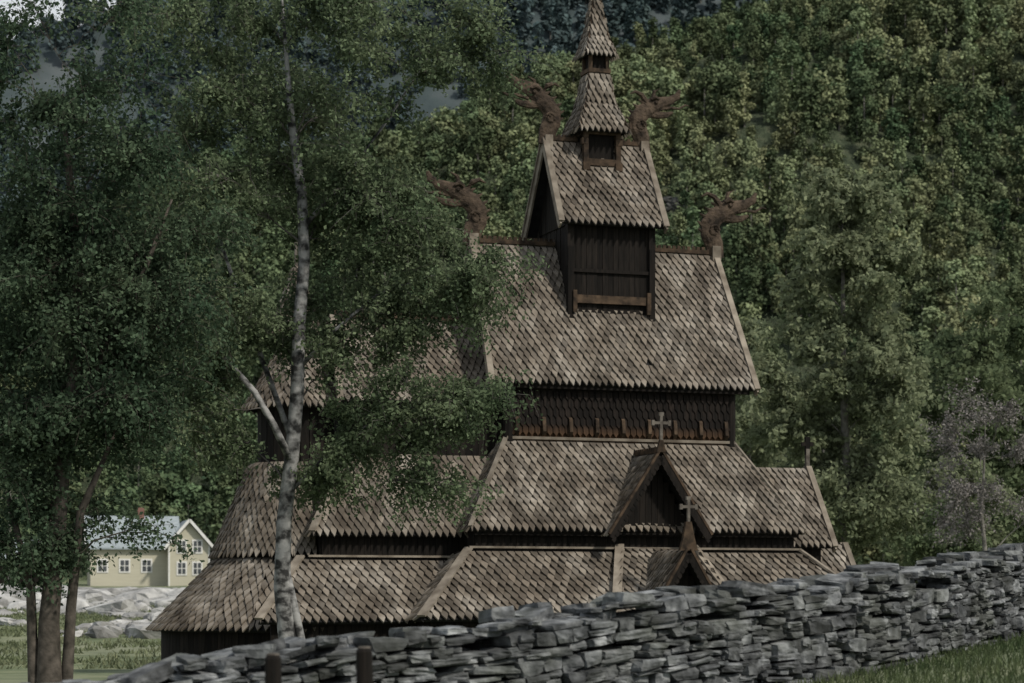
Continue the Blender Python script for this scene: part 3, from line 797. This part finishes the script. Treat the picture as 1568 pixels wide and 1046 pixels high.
def simple_tree(name,X,Y,H,ells,cr,lper,leaf,seed,lm,bm_,r=.25,**kw):
    rr_=random.Random(seed)
    tr=[(0,0,-.5)]+[(rr_.uniform(-.02,.02)*H,rr_.uniform(-.02,.02)*H,H*t) for t in (.15,.35,.55,.75,.97)]
    rd=[r*1.2,r,r*.8,r*.6,r*.35,r*.08]
    return make_tree(name,(X,Y,gh(X,Y)),tr,rd,ells,cr,lper,leaf,seed,lm,bm_,**kw)
simple_tree('deciduous_tree',15.3,105,20.5,[(.3,19.6,1.6,1.5,10),(.3,15.8,3.0,2.8,24),(-.3,10.3,4.6,3.4,44),(.3,5.2,3.7,2.3,20)],1.1,560,.26,31,L_olive,M_bark2,droop=.3,tw=M_bark2)
simple_tree('deciduous_tree',24.5,120,16,[(0,14,2.6,2.2,12),(0,10,4.2,3.4,26),(0,5,4.3,2.5,16)],1.3,460,.3,32,L_olive2,M_bark2)
simple_tree('deciduous_tree',13.0,128,16,[(0,14.3,1.9,1.7,9),(0,10,2.9,3.4,20),(0,5,3,2.5,10)],1.2,440,.3,33,L_olive,M_bark2)
simple_tree('deciduous_tree',31,135,20,[(0,18,3,2.5,12),(0,12,4.6,3.8,24),(0,6,4.6,2.8,16)],1.4,440,.32,34,L_olive2,M_bark2)
simple_tree('budding_tree',18.8,92,8.8,[(0,8,2.1,1.5,12),(0,5.2,2.6,1.6,14)],.8,300,.12,35,L_mauve,M_bark2,r=.12,twigs=22,droop=.1)
simple_tree('deciduous_tree',18.5,98,4.8,[(0,3.6,2.6,1.4,12),(0,1.8,2.8,1,8)],.8,440,.22,36,L_olive2,M_bark)
simple_tree('deciduous_tree',22,112,7,[(0,6,2.6,1.6,10),(0,3,4,1.6,12)],1.0,440,.25,37,L_olive,M_bark)
simple_tree('deciduous_tree',11.8,112,7,[(0,6,2.2,1.6,8),(0,3,3.4,1.6,12)],1.0,440,.25,38,L_olive2,M_bark)

P=[];S=[];R=[]
for i in range(260):
    Y=rr.uniform(235,300); X=Y*rr.uniform(-.26,.27)
    if Y<285 and X<-.11*Y and rr.random()<.75: continue
    if Y<272 and -.19*Y<X<-.11*Y: continue
    P.append((X,Y,gh(X,Y)-.4)); S.append(rr.uniform(.6,1.1)); R.append(rr.uniform(0,6.28))
instancer('valley_trees',P,S,R,near_c)

# ------------------------------------------------------------------ farmhouse
M_cream=noisy('cream_clapboard',(.42,.40,.315),(.50,.48,.385),scale=2,bump=.2,stretch=(.2,.2,12))
M_white=noisy('white_paint',(.62,.62,.60),(.72,.72,.70),scale=3,bump=0)
M_slate=noisy('slate_roof',(.22,.26,.28),(.31,.35,.37),scale=2,bump=.4,stretch=(1,1,4))
M_glass=noisy('window_glass',(.05,.055,.06),(.09,.10,.11),scale=2,rough=.15,bump=0)
M_brick=noisy('red_brick',(.15,.08,.065),(.22,.12,.10),scale=6,bump=.3)
hx,hy=-40.7,257
fh=empty('farmhouse',(hx,hy,gh(hx,hy)),math.radians(14))
B=MB();RF=MB();WT=MB();GL=MB();CH=MB()
B.box((-1.5,0,2.1),(4.8,2.8,2.3))
B.prism([(-6.3,-2.8,4.4),(-6.3,2.8,4.4),(-6.3,0,7.4)],(9.6,0,0))
for s in (-1,1):
    RF.prism([(-6.8,s*3.3,3.98),(3.6,s*3.3,3.98),(3.6,0,7.6),(-6.8,0,7.6)],(0,0,.18))
    for xx in (-6.85,): WT.beam((xx,s*3.35,3.95),(xx,0,7.65),.08,.28,up=(0,-s,1))
B.box((4.2,-1.2,2.1),(2.2,4.0,2.3)); B.prism([(2.0,-5.2,4.4),(6.4,-5.2,4.4),(4.2,-5.2,6.9)],(0,8,0))
for s in (-1,1):
    RF.prism([(4.2,-5.7,7.1),(4.2,2.8,7.1),(4.2+s*2.75,2.8,3.95),(4.2+s*2.75,-5.7,3.95)],(0,0,.18))
    WT.beam((4.2,-5.76,7.2),(4.2+s*2.8,-5.76,4.0),.3,.08,up=(0,1,0))
def win(x,y,z,w,h,ax='x'):
    WT.box((x,y-.03,z),(w/2+.12,.04,h/2+.12)); 
    for sx in (-.5,.5):
        for sz in (-.5,.5): GL.box((x+sx*w/2,y-.08,z+sz*h/2),(w/4-.05,.02,h/4-.05))
for z in (1.9,4.3): win(3.4,-5.2,z,.9,1.3)
for z in (1.9,4.3): win(5.1,-5.2,z,.9,1.3)
for x in (-5,-2.6,-.2): win(x,-2.8,2.2,1.0,1.3)
CH.box((-.6,0,7.9),(.35,.35,.8))
for xx in (2.02,6.38): WT.box((xx,-5.22,2.1),(.09,.05,2.3))
B.build('walls',M_cream,fh);RF.build('roof',M_slate,fh);WT.build('trim',M_white,fh);GL.build('windows',M_glass,fh);CH.build('chimney',M_brick,fh)
bn=empty('barn',(-57,262,gh(-57,262)),.2)
B=MB();RF=MB(); B.box((0,0,1.2),(5,3,1.4)); B.prism([(-5,-3,2.6),(-5,3,2.6),(-5,0,4.6)],(10,0,0))
for s in (-1,1): RF.prism([(-5.4,s*3.5,2.35),(5.4,s*3.5,2.35),(5.4,0,4.75),(-5.4,0,4.75)],(0,0,.15))
B.build('walls',M_dark,bn);RF.build('roof',M_slate,bn)
mb=MB(); up=(-43.5,200); mb.tube([(up[0],up[1],gh(*up)-.3),(up[0],up[1],11.5)],[.14,.1],8); mb.box((up[0],up[1],10.9),(.9,.06,.06)); mb.build('utility_pole',M_bark2)
